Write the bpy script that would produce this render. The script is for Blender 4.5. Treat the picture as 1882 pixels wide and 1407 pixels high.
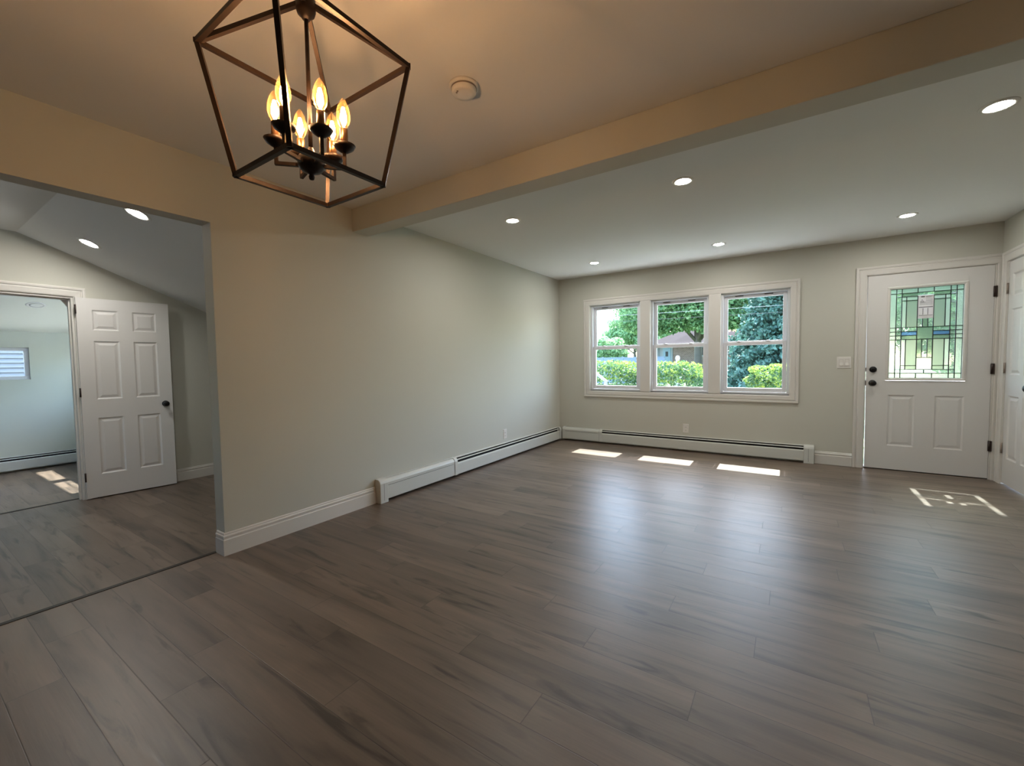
import bpy, bmesh, math, random
import numpy as np
from mathutils import Vector, Matrix
random.seed(7)
PI = math.pi
scene = bpy.context.scene
for o in list(bpy.data.objects): bpy.data.objects.remove(o)
COL = scene.collection

# ------------------------------------------------------------------ camera
cam_d = bpy.data.cameras.new('camera'); cam = bpy.data.objects.new('camera', cam_d); COL.objects.link(cam)
cam_d.sensor_fit = 'HORIZONTAL'; cam_d.sensor_width = 36.0; cam_d.lens = 775.074/1882*36
cam_d.clip_start = .02; cam_d.clip_end = 400
yaw, pit, rol = [math.radians(a) for a in (-33.1586, -2.6857, -.8185)]
F = Vector((math.sin(yaw)*math.cos(pit), math.cos(yaw)*math.cos(pit), math.sin(pit)))
R0 = Vector((math.cos(yaw), -math.sin(yaw), 0)); U0 = R0.cross(F)
RT = R0*math.cos(rol)+U0*math.sin(rol); UP = -R0*math.sin(rol)+U0*math.cos(rol)
m = Matrix((RT, UP, -F)).transposed().to_4x4(); m.translation = Vector((2.9503, -5.8562, 1.1829))
cam.matrix_world = m
scene.camera = cam

# ------------------------------------------------------------------ sky, sun, exposure
SUN_EL = math.atan(1.39)
world = bpy.data.worlds.new('sky'); scene.world = world; world.use_nodes = True
wn = world.node_tree.nodes; wl = world.node_tree.links
sky = wn.new('ShaderNodeTexSky'); sky.sky_type = 'NISHITA'; sky.sun_disc = False
sky.sun_elevation = SUN_EL; sky.sun_rotation = 0.0; sky.air_density = 1.0; sky.dust_density = 1.5; sky.ozone_density = 1.0
bg = wn['Background']; wl.new(sky.outputs[0], bg.inputs[0]); bg.inputs[1].default_value = 1.25
sun_d = bpy.data.lights.new('sun', 'SUN'); sun = bpy.data.objects.new('sun', sun_d); COL.objects.link(sun)
sun_d.energy = 13.5; sun_d.angle = math.radians(.6); sun_d.color = (1, .975, .93)
sun.location = (0, 20, 28)
sun.rotation_euler = Vector((0, -1, -1.39)).to_track_quat('-Z', 'Y').to_euler()
DOWN_W = 175.0      # radiance of a lit downlight lens
BULB_W = 255.0      # radiance of a glowing filament cluster
vs = scene.view_settings
scene.display_settings.display_device = 'sRGB'
vs.view_transform = 'Standard'; vs.look = 'None'; vs.gamma = 1.0; vs.use_curve_mapping = False; vs.exposure = 1.0

# ------------------------------------------------------------------ materials
def newmat(name):
    mt = bpy.data.materials.new(name); mt.use_nodes = True
    return mt, mt.node_tree.nodes, mt.node_tree.links, mt.node_tree.nodes['Principled BSDF']
def pm(name, col, rough=.5, metal=0, spec=.5, bump=None, emit=None, es=0, var=0, coat=0):
    mt, n, l, p = newmat(name)
    p.inputs['Base Color'].default_value = (*col, 1); p.inputs['Roughness'].default_value = rough
    p.inputs['Metallic'].default_value = metal; p.inputs['Specular IOR Level'].default_value = spec
    p.inputs['Coat Weight'].default_value = coat
    tc = n.new('ShaderNodeTexCoord')
    if var:
        nz = n.new('ShaderNodeTexNoise'); nz.inputs['Scale'].default_value = 3; nz.inputs['Detail'].default_value = 5
        l.new(tc.outputs['Object'], nz.inputs['Vector'])
        mx = n.new('ShaderNodeMix'); mx.data_type = 'RGBA'
        mx.inputs[6].default_value = (*[c*(1-var) for c in col], 1); mx.inputs[7].default_value = (*[min(1, c*(1+var)) for c in col], 1)
        l.new(nz.outputs[0], mx.inputs[0]); l.new(mx.outputs[2], p.inputs['Base Color'])
    if bump:
        nz = n.new('ShaderNodeTexNoise'); nz.inputs['Scale'].default_value = bump[0]; nz.inputs['Detail'].default_value = 3
        l.new(tc.outputs['Object'], nz.inputs['Vector'])
        b = n.new('ShaderNodeBump'); b.inputs['Strength'].default_value = bump[1]; b.inputs['Distance'].default_value = .002
        l.new(nz.outputs[0], b.inputs['Height']); l.new(b.outputs[0], p.inputs['Normal'])
    if emit:
        p.inputs['Emission Color'].default_value = (*emit, 1); p.inputs['Emission Strength'].default_value = es
    return mt
M = {}
M['wall'] = pm('greige_wall_paint', (.555, .55, .485), .75, bump=(180, .12), spec=.3)
M['ceil'] = pm('white_ceiling_paint', (.77, .765, .74), .85, bump=(160, .12), spec=.2)
M['trim'] = pm('white_trim_paint', (.66, .64, .60), .35)
M['door'] = pm('white_door_paint', (.68, .67, .65), .4, bump=(60, .05))
M['heater'] = pm('cream_enamel_heater', (.60, .61, .57), .35)
M['dark'] = pm('dark_gap', (.012, .012, .013), .6)
M['black'] = pm('black_metal', (.006, .006, .007), .35, metal=.3)
M['bronze'] = pm('oil_rubbed_bronze', (.022, .013, .009), .42, metal=.55)
M['bronze_sleeve'] = pm('bronze_candle_sleeve', (.22, .12, .06), .3, metal=.8)
M['hinge'] = pm('dark_bronze_hinge', (.05, .035, .03), .4, metal=.6)
M['hingep'] = pm('tan_hinge', (.30, .24, .2), .4, metal=.4)
M['vinyl'] = pm('white_vinyl', (.70, .71, .74), .3)
M['plastic'] = pm('white_plastic', (.72, .70, .66), .4)
M['alum'] = pm('threshold_bronze', (.03, .025, .02), .5, metal=.5)
M['lens'] = pm('downlight_lens_lit', (.9, .9, .9), .4, emit=(1, .965, .90), es=DOWN_W)
M['lensoff'] = pm('downlight_lens_off', (.75, .75, .72), .4)
M['filament'] = pm('glowing_filament', (1, .8, .5), .4, emit=(1, .57, .28), es=BULB_W)
M['lead'] = pm('lead_came', (.03, .033, .035), .5, metal=.4)
M['paper'] = pm('white_paper_label', (.75, .74, .75), .7)
_n = M['paper'].node_tree.nodes; _l = M['paper'].node_tree.links
_t = _n.new('ShaderNodeBsdfTranslucent'); _t.inputs[0].default_value = (.8, .78, .8, 1); _x = _n.new('ShaderNodeMixShader'); _x.inputs[0].default_value = .12
_l.new(_n['Principled BSDF'].outputs[0], _x.inputs[1]); _l.new(_t.outputs[0], _x.inputs[2]); _l.new(_x.outputs[0], _n['Material Output'].inputs[0])
M['ink'] = pm('grey_label_ink', (.12, .12, .13), .7)
M['lawn'] = pm('lawn_grass', (.07, .12, .03), .9, var=.4)
M['patio'] = pm('pale_bounce_paving', (.48, .47, .45), .9, var=.12)
M['street'] = pm('asphalt_street', (.12, .12, .12), .9, var=.2)
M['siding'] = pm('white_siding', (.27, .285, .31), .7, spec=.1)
M['roof'] = pm('pinkish_roof_shingle', (.045, .036, .037), .95, spec=.05, var=.15)
M['ply'] = pm('exterior_wall_board', (.6, .6, .58), .8)
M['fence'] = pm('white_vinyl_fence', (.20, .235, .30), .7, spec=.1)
M['blue'] = pm('pale_blue_door_paint', (.16, .24, .30), .5)
M['bark'] = pm('tree_bark', (.10, .085, .07), .9, bump=(20, .6), var=.3)
M['wire'] = pm('wire_black', (.06, .06, .06), .6)
M['whitewire'] = pm('wire_pale', (.30, .30, .30), .5)
M['clay'] = pm('white_painted_concrete', (.45, .45, .45), .8)

def glassmat(name, tint=(1, 1, 1), gloss=.0, gr=.0):
    mt = bpy.data.materials.new(name); mt.use_nodes = True
    n = mt.node_tree.nodes; l = mt.node_tree.links; n.remove(n['Principled BSDF'])
    tr = n.new('ShaderNodeBsdfTransparent'); tr.inputs[0].default_value = (*tint, 1)
    gl = n.new('ShaderNodeBsdfGlossy'); gl.inputs['Roughness'].default_value = gr
    fr = n.new('ShaderNodeFresnel'); fr.inputs[0].default_value = 1.45
    ge = n.new('ShaderNodeNewGeometry'); iv = n.new('ShaderNodeMath'); iv.operation = 'SUBTRACT'; iv.inputs[0].default_value = 1; l.new(ge.outputs['Backfacing'], iv.inputs[1])
    mu = n.new('ShaderNodeMath'); mu.operation = 'MULTIPLY'; l.new(fr.outputs[0], mu.inputs[0]); l.new(iv.outputs[0], mu.inputs[1])
    mx = n.new('ShaderNodeMixShader'); l.new(mu.outputs[0], mx.inputs[0]); l.new(tr.outputs[0], mx.inputs[1]); l.new(gl.outputs[0], mx.inputs[2])
    l.new(mx.outputs[0], n['Material Output'].inputs[0])
    return mt
M['glass'] = glassmat('window_glass', (.93, .97, .96))
M['bulb'] = glassmat('clear_bulb_glass', (1, .93, .8))
_n = M['bulb'].node_tree.nodes; _l = M['bulb'].node_tree.links      # amber rim mixed in at grazing angles, imitating refracted filament glow
_o = _n['Material Output'].inputs[0].links[0].from_socket
_lw = _n.new('ShaderNodeLayerWeight'); _lw.inputs[0].default_value = .25; _p = _n.new('ShaderNodeMath'); _p.operation = 'MULTIPLY'; _p.inputs[1].default_value = .07
_l.new(_lw.outputs['Facing'], _p.inputs[0]); _t = _n.new('ShaderNodeBsdfTranslucent'); _t.inputs[0].default_value = (.9, .55, .2, 1)
_x = _n.new('ShaderNodeMixShader'); _l.new(_p.outputs[0], _x.inputs[0]); _l.new(_o, _x.inputs[1]); _l.new(_t.outputs[0], _x.inputs[2]); _l.new(_x.outputs[0], _n['Material Output'].inputs[0])
def obscure(name, tint, clear, scale, rough=.35, bump=.5):
    """textured or frosted glass: some light passes straight, the rest is scattered"""
    mt = bpy.data.materials.new(name); mt.use_nodes = True
    n = mt.node_tree.nodes; l = mt.node_tree.links; n.remove(n['Principled BSDF'])
    tr = n.new('ShaderNodeBsdfTransparent'); tr.inputs[0].default_value = (*tint, 1)
    rf = n.new('ShaderNodeBsdfRefraction'); rf.inputs[0].default_value = (*tint, 1); rf.inputs['Roughness'].default_value = rough; rf.inputs['IOR'].default_value = 1.12
    ts = n.new('ShaderNodeBsdfTranslucent'); ts.inputs[0].default_value = (*tint, 1)
    tc = n.new('ShaderNodeTexCoord'); nz = n.new('ShaderNodeTexNoise'); nz.inputs['Scale'].default_value = scale; nz.inputs['Detail'].default_value = 2
    nz.inputs['Distortion'].default_value = 1.5
    l.new(tc.outputs['Object'], nz.inputs['Vector'])
    b = n.new('ShaderNodeBump'); b.inputs['Strength'].default_value = bump; b.inputs['Distance'].default_value = .006
    l.new(nz.outputs[0], b.inputs['Height']); l.new(b.outputs[0], rf.inputs['Normal'])
    m1 = n.new('ShaderNodeMixShader'); m1.inputs[0].default_value = .05; l.new(rf.outputs[0], m1.inputs[1]); l.new(ts.outputs[0], m1.inputs[2])
    m2 = n.new('ShaderNodeMixShader'); m2.inputs[0].default_value = clear; l.new(m1.outputs[0], m2.inputs[1]); l.new(tr.outputs[0], m2.inputs[2])
    l.new(m2.outputs[0], n['Material Output'].inputs[0])
    return mt
M['granite_glass'] = obscure('rippled_textured_glass', (.62, .69, .65), .04, 70, .35, .8)
M['frost_glass'] = obscure('smooth_frosted_glass', (.48, .54, .49), .0, 10, .6, .1)
M['bevel_glass'] = obscure('clear_bevelled_glass', (.84, .90, .88), .80, 25, .05, .35)
M['green_glass'] = obscure('green_tinted_bevel_glass', (.42, .51, .43), .05, 30, .2, .4)
M['blue_glass'] = obscure('blue_tinted_bevel_glass', (.32, .46, .62), .10, 30, .15, .4)

def floormat(name, base=(.148, .116, .092)):
    mt, n, l, p = newmat(name)
    tc = n.new('ShaderNodeTexCoord'); sp = n.new('ShaderNodeSeparateXYZ'); l.new(tc.outputs['Object'], sp.inputs[0])
    def mth(op, a, b=None, c=None):
        x = n.new('ShaderNodeMath'); x.operation = op
        for i, v in enumerate((a, b, c)):
            if v is None: continue
            if isinstance(v, (int, float)): x.inputs[i].default_value = v
            else: l.new(v, x.inputs[i])
        return x.outputs[0]
    W, Ln = .151, 1.22
    ry = mth('DIVIDE', mth('ADD', sp.outputs[1], 100.017), W); row = mth('FLOOR', ry); fy = mth('FRACT', ry)
    wn_ = n.new('ShaderNodeTexWhiteNoise'); wn_.noise_dimensions = '1D'; l.new(row, wn_.inputs['W'])
    # rows step by a third of a plank with a random jitter
    off = mth('ADD', mth('MULTIPLY', row, .295), mth('MULTIPLY', wn_.outputs[0], .18))
    rx = mth('ADD', mth('DIVIDE', mth('ADD', sp.outputs[0], 50), Ln), off); col = mth('FLOOR', rx); fx = mth('FRACT', rx)
    cb = n.new('ShaderNodeCombineXYZ'); l.new(row, cb.inputs[0]); l.new(col, cb.inputs[1])
    w2 = n.new('ShaderNodeTexWhiteNoise'); w2.noise_dimensions = '2D'; l.new(cb.outputs[0], w2.inputs['Vector'])
    rnd = w2.outputs[0]
    # grain: stretched noise, shifted for every plank
    def grain(sx, sy, detail, dist, shift):
        g = n.new('ShaderNodeCombineXYZ')
        l.new(mth('ADD', mth('MULTIPLY', sp.outputs[0], sx), mth('MULTIPLY', rnd, 37+shift)), g.inputs[0])
        l.new(mth('ADD', mth('MULTIPLY', sp.outputs[1], sy), mth('MULTIPLY', rnd, 91+shift)), g.inputs[1])
        z = n.new('ShaderNodeTexNoise'); z.inputs['Scale'].default_value = 1; z.inputs['Detail'].default_value = detail; z.inputs['Distortion'].default_value = dist
        l.new(g.outputs[0], z.inputs['Vector']); return z.outputs[0]
    fine = grain(6, 130, 4, .3, 0); broad = grain(1.1, 11, 5, .5, 11); knots = grain(1.9, 15, 5, .9, 23)
    cr = n.new('ShaderNodeValToRGB'); l.new(broad, cr.inputs[0])
    e = cr.color_ramp.elements; e[0].position = .30; e[0].color = (*[c*.52 for c in base], 1); e[1].position = .66; e[1].color = (*[c*1.18 for c in base], 1)
    k = e.new(.45); k.color = (*[c*.92 for c in base], 1)
    kn = n.new('ShaderNodeMapRange'); kn.inputs[1].default_value = .30; kn.inputs[2].default_value = .42; kn.inputs[3].default_value = .40; kn.inputs[4].default_value = 1
    l.new(knots, kn.inputs[0])
    tone = mth('MULTIPLY', mth('MULTIPLY', kn.outputs[0], mth('ADD', mth('MULTIPLY', fine, .34), .83)), mth('ADD', mth('MULTIPLY', rnd, .36), .80))
    gy = mth('MINIMUM', fy, mth('SUBTRACT', 1, fy)); gx = mth('MINIMUM', fx, mth('SUBTRACT', 1, fx))
    def gap(v, w):
        mr = n.new('ShaderNodeMapRange'); mr.inputs[1].default_value = w*.4; mr.inputs[2].default_value = w; mr.inputs[3].default_value = .45; mr.inputs[4].default_value = 1
        l.new(v, mr.inputs[0]); return mr.outputs[0]
    gp = mth('MINIMUM', gap(gy, .012), gap(gx, .0016))
    sc = n.new('ShaderNodeVectorMath'); sc.operation = 'SCALE'; l.new(cr.outputs[0], sc.inputs[0]); l.new(mth('MULTIPLY', tone, gp), sc.inputs['Scale'])
    l.new(sc.outputs[0], p.inputs['Base Color'])
    l.new(mth('ADD', mth('MULTIPLY', fine, .16), .32), p.inputs['Roughness'])
    p.inputs['Specular IOR Level'].default_value = .6
    b = n.new('ShaderNodeBump'); b.inputs['Strength'].default_value = .35; b.inputs['Distance'].default_value = .0015
    l.new(mth('ADD', mth('MULTIPLY', fine, .35), gp), b.inputs['Height']); l.new(b.outputs[0], p.inputs['Normal'])
    return mt
M['floor'] = floormat('vinyl_plank_floor', (.152, .112, .085))

def leafmat(name, a, b, trans=.35):
    mt, n, l, p = newmat(name)
    oi = n.new('ShaderNodeNewGeometry'); cr = n.new('ShaderNodeValToRGB')
    l.new(oi.outputs['Random Per Island'], cr.inputs[0])
    cr.color_ramp.elements[0].color = (*a, 1); cr.color_ramp.elements[1].color = (*b, 1)
    l.new(cr.outputs[0], p.inputs['Base Color']); p.inputs['Roughness'].default_value = .55
    ts = n.new('ShaderNodeBsdfTranslucent'); l.new(cr.outputs[0], ts.inputs[0])
    mx = n.new('ShaderNodeMixShader'); mx.inputs[0].default_value = trans
    l.new(p.outputs[0], mx.inputs[1]); l.new(ts.outputs[0], mx.inputs[2]); l.new(mx.outputs[0], n['Material Output'].inputs[0])
    return mt
M['leaf_maple'] = leafmat('maple_leaves', (.08, .19, .08), (.32, .48, .20), .5)
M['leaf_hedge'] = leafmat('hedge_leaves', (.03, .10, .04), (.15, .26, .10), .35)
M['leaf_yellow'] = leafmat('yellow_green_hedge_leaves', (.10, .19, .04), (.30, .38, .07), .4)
M['leaf_spruce'] = leafmat('blue_spruce_needles', (.05, .12, .085), (.12, .225, .175), .25)
M['leaf_far'] = leafmat('far_tree_leaves', (.16, .32, .16), (.40, .58, .30), .5)

def brickmat():
    mt, n, l, p = newmat('brown_brick')
    tc = n.new('ShaderNodeTexCoord'); mp = n.new('ShaderNodeMapping'); mp.inputs['Rotation'].default_value = (PI/2, 0, 0)
    br = n.new('ShaderNodeTexBrick'); br.inputs['Scale'].default_value = 3.2
    br.inputs['Color1'].default_value = (.14, .085, .07, 1); br.inputs['Color2'].default_value = (.22, .14, .12, 1); br.inputs['Mortar'].default_value = (.3, .27, .26, 1)
    l.new(tc.outputs['Object'], mp.inputs[0]); l.new(mp.outputs[0], br.inputs[0]); l.new(br.outputs[0], p.inputs['Base Color'])
    p.inputs['Roughness'].default_value = .9
    return mt
M['brick'] = brickmat()

# ------------------------------------------------------------------ mesh helpers
class MB:
    def __init__(s): s.v = []; s.f = []; s.sm = []
    def add(s, vs_, fs, smooth=False):
        k = len(s.v); s.v += [tuple(v) for v in vs_]
        for f in fs: s.f.append(tuple(i+k for i in f)); s.sm.append(smooth)
        return s
    def box(s, x0, x1, y0, y1, z0, z1):
        x0, x1 = sorted((x0, x1)); y0, y1 = sorted((y0, y1)); z0, z1 = sorted((z0, z1))
        return s.add([(x0, y0, z0), (x1, y0, z0), (x1, y1, z0), (x0, y1, z0), (x0, y0, z1), (x1, y0, z1), (x1, y1, z1), (x0, y1, z1)],
                     [(0, 3, 2, 1), (4, 5, 6, 7), (0, 1, 5, 4), (1, 2, 6, 5), (2, 3, 7, 6), (3, 0, 4, 7)])
    def prism(s, prof, mapf, a, b, smooth=False):
        """profile of 2D points swept from a to b; mapf(p, t) -> xyz"""
        n = len(prof); vs_ = [mapf(p, a) for p in prof]+[mapf(p, b) for p in prof]
        fs = [(i, (i+1) % n, n+(i+1) % n, n+i) for i in range(n)]+[tuple(range(n-1, -1, -1)), tuple(range(n, 2*n))]
        return s.add(vs_, fs, smooth)
    def bar(s, p, q, w, h=None, up=(0, 0, 1)):
        h = h or w; p = Vector(p); q = Vector(q); d = (q-p).normalized(); u = Vector(up)
        if abs(d.dot(u)) > .98: u = Vector((1, 1, 0)).normalized()
        a = d.cross(u).normalized(); b = a.cross(d)
        vs_ = [c+a*i*w/2+b*j*h/2 for c in (p, q) for i, j in ((-1, -1), (1, -1), (1, 1), (-1, 1))]
        return s.add(vs_, [(0, 1, 5, 4), (1, 2, 6, 5), (2, 3, 7, 6), (3, 0, 4, 7), (3, 2, 1, 0), (4, 5, 6, 7)])
    def lathe(s, prof, c=(0, 0, 0), ax='z', n=24, smooth=True, mat=None):
        """profile [(r, h)...] turned about an axis through c"""
        vs_ = []
        for r, h in prof:
            for i in range(n):
                a = 2*PI*i/n; p = (r*math.cos(a), r*math.sin(a), h)
                if ax == 'y': p = (p[0], p[2], -p[1])
                if ax == 'x': p = (p[2], p[0], p[1])
                p = Vector(p)
                if mat: p = mat @ p
                vs_.append(tuple(p+Vector(c)))
        fs = []
        for j in range(len(prof)-1):
            for i in range(n):
                fs.append((j*n+i, j*n+(i+1) % n, (j+1)*n+(i+1) % n, (j+1)*n+i))
        if prof[0][0] > 1e-6: fs.append(tuple(range(n-1, -1, -1)))
        if prof[-1][0] > 1e-6: fs.append(tuple((len(prof)-1)*n+i for i in range(n)))
        return s.add(vs_, fs, smooth)
    def tube(s, pts, r, n=10):
        pts = [Vector(p) for p in pts]; rings = []
        for i, p in enumerate(pts):
            d = (pts[min(i+1, len(pts)-1)]-pts[max(i-1, 0)]).normalized()
            u = Vector((0, 0, 1)) if abs(d.z) < .95 else Vector((1, 0, 0))
            a = d.cross(u).normalized(); b = a.cross(d); rr = r[i] if isinstance(r, (list, tuple)) else r
            rings += [p+(a*math.cos(2*PI*k/n)+b*math.sin(2*PI*k/n))*rr for k in range(n)]
        fs = [(j*n+k, j*n+(k+1) % n, (j+1)*n+(k+1) % n, (j+1)*n+k) for j in range(len(pts)-1) for k in range(n)]
        fs += [tuple(range(n-1, -1, -1)), tuple((len(pts)-1)*n+k for k in range(n))]
        return s.add(rings, fs, True)
    def build(s, name, mat, parent=None, bevel=0, fix=True):
        me = bpy.data.meshes.new(name); me.from_pydata(s.v, [], s.f); me.materials.append(mat)
        if fix:
            bm = bmesh.new(); bm.from_mesh(me); bmesh.ops.recalc_face_normals(bm, faces=bm.faces); bm.to_mesh(me); bm.free()
        me.polygons.foreach_set('use_smooth', s.sm); me.update()
        o = bpy.data.objects.new(name, me); COL.objects.link(o)
        if bevel:
            b = o.modifiers.new('bevel', 'BEVEL'); b.width = bevel; b.segments = 2; b.limit_method = 'ANGLE'
        if parent is not None:
            o.parent = parent
            if parent.type == 'EMPTY' or True:
                o.matrix_parent_inverse = world_of(parent).inverted()
        return o
def world_of(o):
    mm = Matrix.LocRotScale(o.location, o.rotation_euler, o.scale)
    if o.parent: mm = world_of(o.parent) @ o.matrix_parent_inverse @ mm
    return mm
def empty(name, loc=(0, 0, 0)):
    o = bpy.data.objects.new(name, None); COL.objects.link(o); o.location = loc; o.empty_display_size = .1
    return o
def tag(o, label, cat, group=None, kind=None):
    o['label'] = label; o['category'] = cat
    if group: o['group'] = group
    if kind: o['kind'] = kind
    return o
def st(o, label, cat): return tag(o, label, cat, kind='structure')
def copy_tree(o, parent=None):
    c = o.copy(); COL.objects.link(c); c.parent = parent
    for ch in list(o.children): copy_tree(ch, c)
    return c

H = 2.438; W = 4.625
# main room: x 0..4.625, y -8.8..0 ; side room: x -3.0..-.114 one step down ; far room beyond it
FB = -.141
# ------------------------------------------------------------------ floors
st(MB().box(-.112, 4.8, -8.9, .05, -.14, 0).build('floor', M['floor']), 'grey brown wood plank floor of the main room', 'floor')
st(MB().box(-.118, -.090, -6.6, -4.67, -.139, .003).build('trim_floor_edge', M['alum']), 'dark edge strip where the plank floor steps down to the side room', 'trim')
st(MB().box(-3.13, -.113, -8.9, -2.9, FB-.1, FB).build('floor_side_room', M['floor']), 'plank floor of the side room, one step lower', 'floor')
st(MB().box(-5.6, -3.13, -8.9, -3.9, FB-.1, FB-.002).build('floor_far_room', M['floor']), 'plank floor of the far room with bright sun patches', 'floor')
st(MB().box(-3.135, -3.105, -5.45, -4.69, FB-.002, FB+.004).build('trim_threshold', M['alum']), 'thin dark threshold strip in the far doorway', 'trim')

# ------------------------------------------------------------------ walls of the main room
T = .16
w = MB()
wx = [.51, 2.97]; wz = [.765, 2.008]; dx = [3.645, 4.588]; dz = 2.056
w.box(-.114, wx[0], 0, T, 0, H).box(wx[0], wx[1], 0, T, 0, wz[0]).box(wx[0], wx[1], 0, T, wz[1], H)
w.box(wx[1], dx[0], 0, T, 0, H).box(dx[0], dx[1], 0, T, dz, H).box(dx[1], 4.8, 0, T, 0, H)
st(w.build('wall_front', M['wall']), 'greige wall with the triple window and the front door', 'wall')
w = MB(); yo = -4.669; ho = 2.064
w.box(-.114, 0, yo, 0, 0, H).box(-.114, 0, -6.6, yo, ho, H).box(-.114, 0, -8.9, -6.6, 0, H)
st(w.build('wall_left', M['wall']), 'long greige wall on the left with a wide cased opening', 'wall')
w = MB(); ry0, ry1, rz = -.775, -.125, 2.05
w.box(W, W+.12, ry1, 0, 0, H).box(W, W+.12, ry0, ry1, rz, H).box(W, W+.12, -8.9, ry0, 0, H)
st(w.build('wall_right', M['wall']), 'greige wall at the right edge holding the closet door', 'wall')
w = MB()
w.box(-.114, 4.8, -8.9, -8.8, 0, H)
st(w.build('wall_back', M['wall']), 'plain greige wall behind the viewer', 'wall')
st(MB().box(-.114, 4.8, -8.9, T, H, H+.12).build('ceiling', M['ceil']), 'flat white ceiling of the main room', 'ceiling')
st(MB().box(0, W, -3.660, -3.507, 2.256, H+.0).build('ceiling_beam', M['wall'], bevel=.004), 'boxed drywall beam crossing the ceiling from the left wall', 'beam')

# eave of the roof outside the windows
st(MB().prism([(.16, 2.56), (.8, 2.27), (.8, 2.45), (.16, 2.75)], lambda p, t: (t, p[0], p[1]), -.6, 3.5).build('trim_roof_eave', M['ply']), 'roof eave outside above the triple window', 'eave')

# ------------------------------------------------------------------ side room and far room shell
def zc(y): return 2.455-.403*(max(y, -5.04)+5.04)
# ceiling: flat, then sloping down
prof = [(-8.9, 2.455), (-5.04, 2.455), (-2.9, zc(-2.9)), (-2.9, zc(-2.9)+.12), (-5.04, 2.575), (-8.9, 2.575)]
st(MB().prism(prof, lambda p, t: (t, p[0], p[1]), -3.0, -.114).build('ceiling_side_room', M['ceil']), 'side room ceiling, flat then sloping down to the right', 'ceiling')
w = MB()
DY0, DY1, DH = -5.43, -4.697, 1.905
def wallpoly(y0, y1, z0, z1f):
    ys = [y0]+([-5.04] if y0 < -5.04 < y1 else [])+[y1]
    pr = [(y0, z0), (y1, z0)]+[(y, z1f(y)) for y in reversed(ys)]
    w.prism(pr, lambda p, t: (t, p[0], p[1]), -3.127, -3.003)
zz = lambda y: zc(y)+.02
wallpoly(-8.9, DY0, FB, zz); wallpoly(DY0, DY1, DH, zz); wallpoly(DY1, -2.9, FB, zz)
st(w.build('wall_side_room_far', M['wall']), 'far wall of the side room with the open doorway', 'wall')
st(MB().box(-3.127, -.114, -3.0, -2.9, FB, 1.62).build('wall_side_room_knee', M['wall']), 'low wall under the sloped ceiling of the side room', 'wall')
w = MB()
w.box(-3.127, -2.4, -8.9, -8.8, FB, 2.47).box(-2.4, -1.7, -8.9, -8.8, FB, .8).box(-2.4, -1.7, -8.9, -8.8, 2.1, 2.47).box(-1.7, -.114, -8.9, -8.8, FB, 2.47)
st(w.build('wall_side_room_back', M['wall']), 'wall of the side room outside the left edge of view with an added window opening for daylight', 'wall')
# far room
M['wallc'] = pm('green_lit_wall_paint', (.64, .66, .575), .75, bump=(180, .12), spec=.3)  # green tint and lightness stand in for daylight coming off the greenery
M['ceilc'] = pm('pale_ceiling_paint', (.78, .79, .72), .85, spec=.2)
w = MB(); X0, X1 = -5.636, -5.516
wy0, wy1, wz0, wz1 = -5.45, -4.652, 1.06, 1.482
w.box(X0, X1, -8.9, wy0, FB, 1.72).box(X0, X1, wy0, wy1, FB, wz0).box(X0, X1, wy0, wy1, wz1, 1.72).box(X0, X1, wy1, -3.9, FB, 1.72)
st(w.build('wall_far_room_west', M['wallc']), 'wall of the far room with greenish daylight in its colour and the small high window', 'wall')
w = MB(); GZ0, GZ1 = .80, 1.55
g0, g1 = (-5.20, -4.38), (-4.235, -3.42)
def zcc(x): return 1.694+.35*(x+5.516)
def cw(x0, x1, z0, z1=None):
    pr = [(x0, z0), (x1, z0), (x1, (z1 if z1 else zcc(x1)+.02)), (x0, (z1 if z1 else zcc(x0)+.02))]
    w.prism(pr, lambda p, t: (p[0], t, p[1]), -3.9, -3.8)
cw(X1, g0[0], FB); cw(g0[0], g0[1], FB, GZ0); cw(g0[0], g0[1], GZ1); cw(g0[1], g1[0], FB); cw(g1[0], g1[1], FB, GZ0); cw(g1[0], g1[1], GZ1); cw(g1[1], -3.127, FB)
st(w.build('wall_far_room_right', M['wallc']), 'right wall of the far room hidden beyond the doorway with a twin window', 'wall')
st(MB().box(X1, -3.127, -8.9, -8.8, FB, 2.4).build('wall_far_room_left', M['wallc']), 'left end wall of the far room', 'wall')
st(MB().prism([(X0, zcc(X0)), (-3.127, zcc(-3.127)), (-3.127, zcc(-3.127)+.1), (X0, zcc(X0)+.1)], lambda p, t: (p[0], t, p[1]), -8.9, -3.8).build('ceiling_far_room', M['ceilc']), 'sloping pale ceiling of the far room', 'ceiling')
st(MB().prism([(-3.82, 2.5), (-3.15, 2.03), (-3.15, 2.15), (-3.82, 2.65)], lambda p, t: (t, p[0], p[1]), -5.7, -3.15).build('trim_roof_eave_side', M['ply']), 'roof edge outside the far room window', 'eave')
wd = empty('window_2', (X1, (wy0+wy1)/2, wz0)); st(wd, 'small high slider window in the green-lit wall of the far room', 'window')
f = MB(); fr_ = .045; xa, xb = X1-.075, X1-.035
f.box(xa, xb, wy0, wy1, wz0, wz0+fr_).box(xa, xb, wy0, wy1, wz1-fr_, wz1).box(xa, xb, wy0, wy0+fr_, wz0+fr_, wz1-fr_).box(xa, xb, wy1-fr_, wy1, wz0+fr_, wz1-fr_)
f.build('window_frame', M['vinyl'], wd, bevel=.003)
MB().box(xa+.015, xa+.019, wy0+fr_, wy1-fr_, wz0+fr_, wz1-fr_).build('window_glass', M['glass'], wd)
wd = empty('window_3', (-4.3, -3.85, GZ0)); st(wd, 'twin window in the right wall of the far room', 'window')
f = MB()
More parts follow.
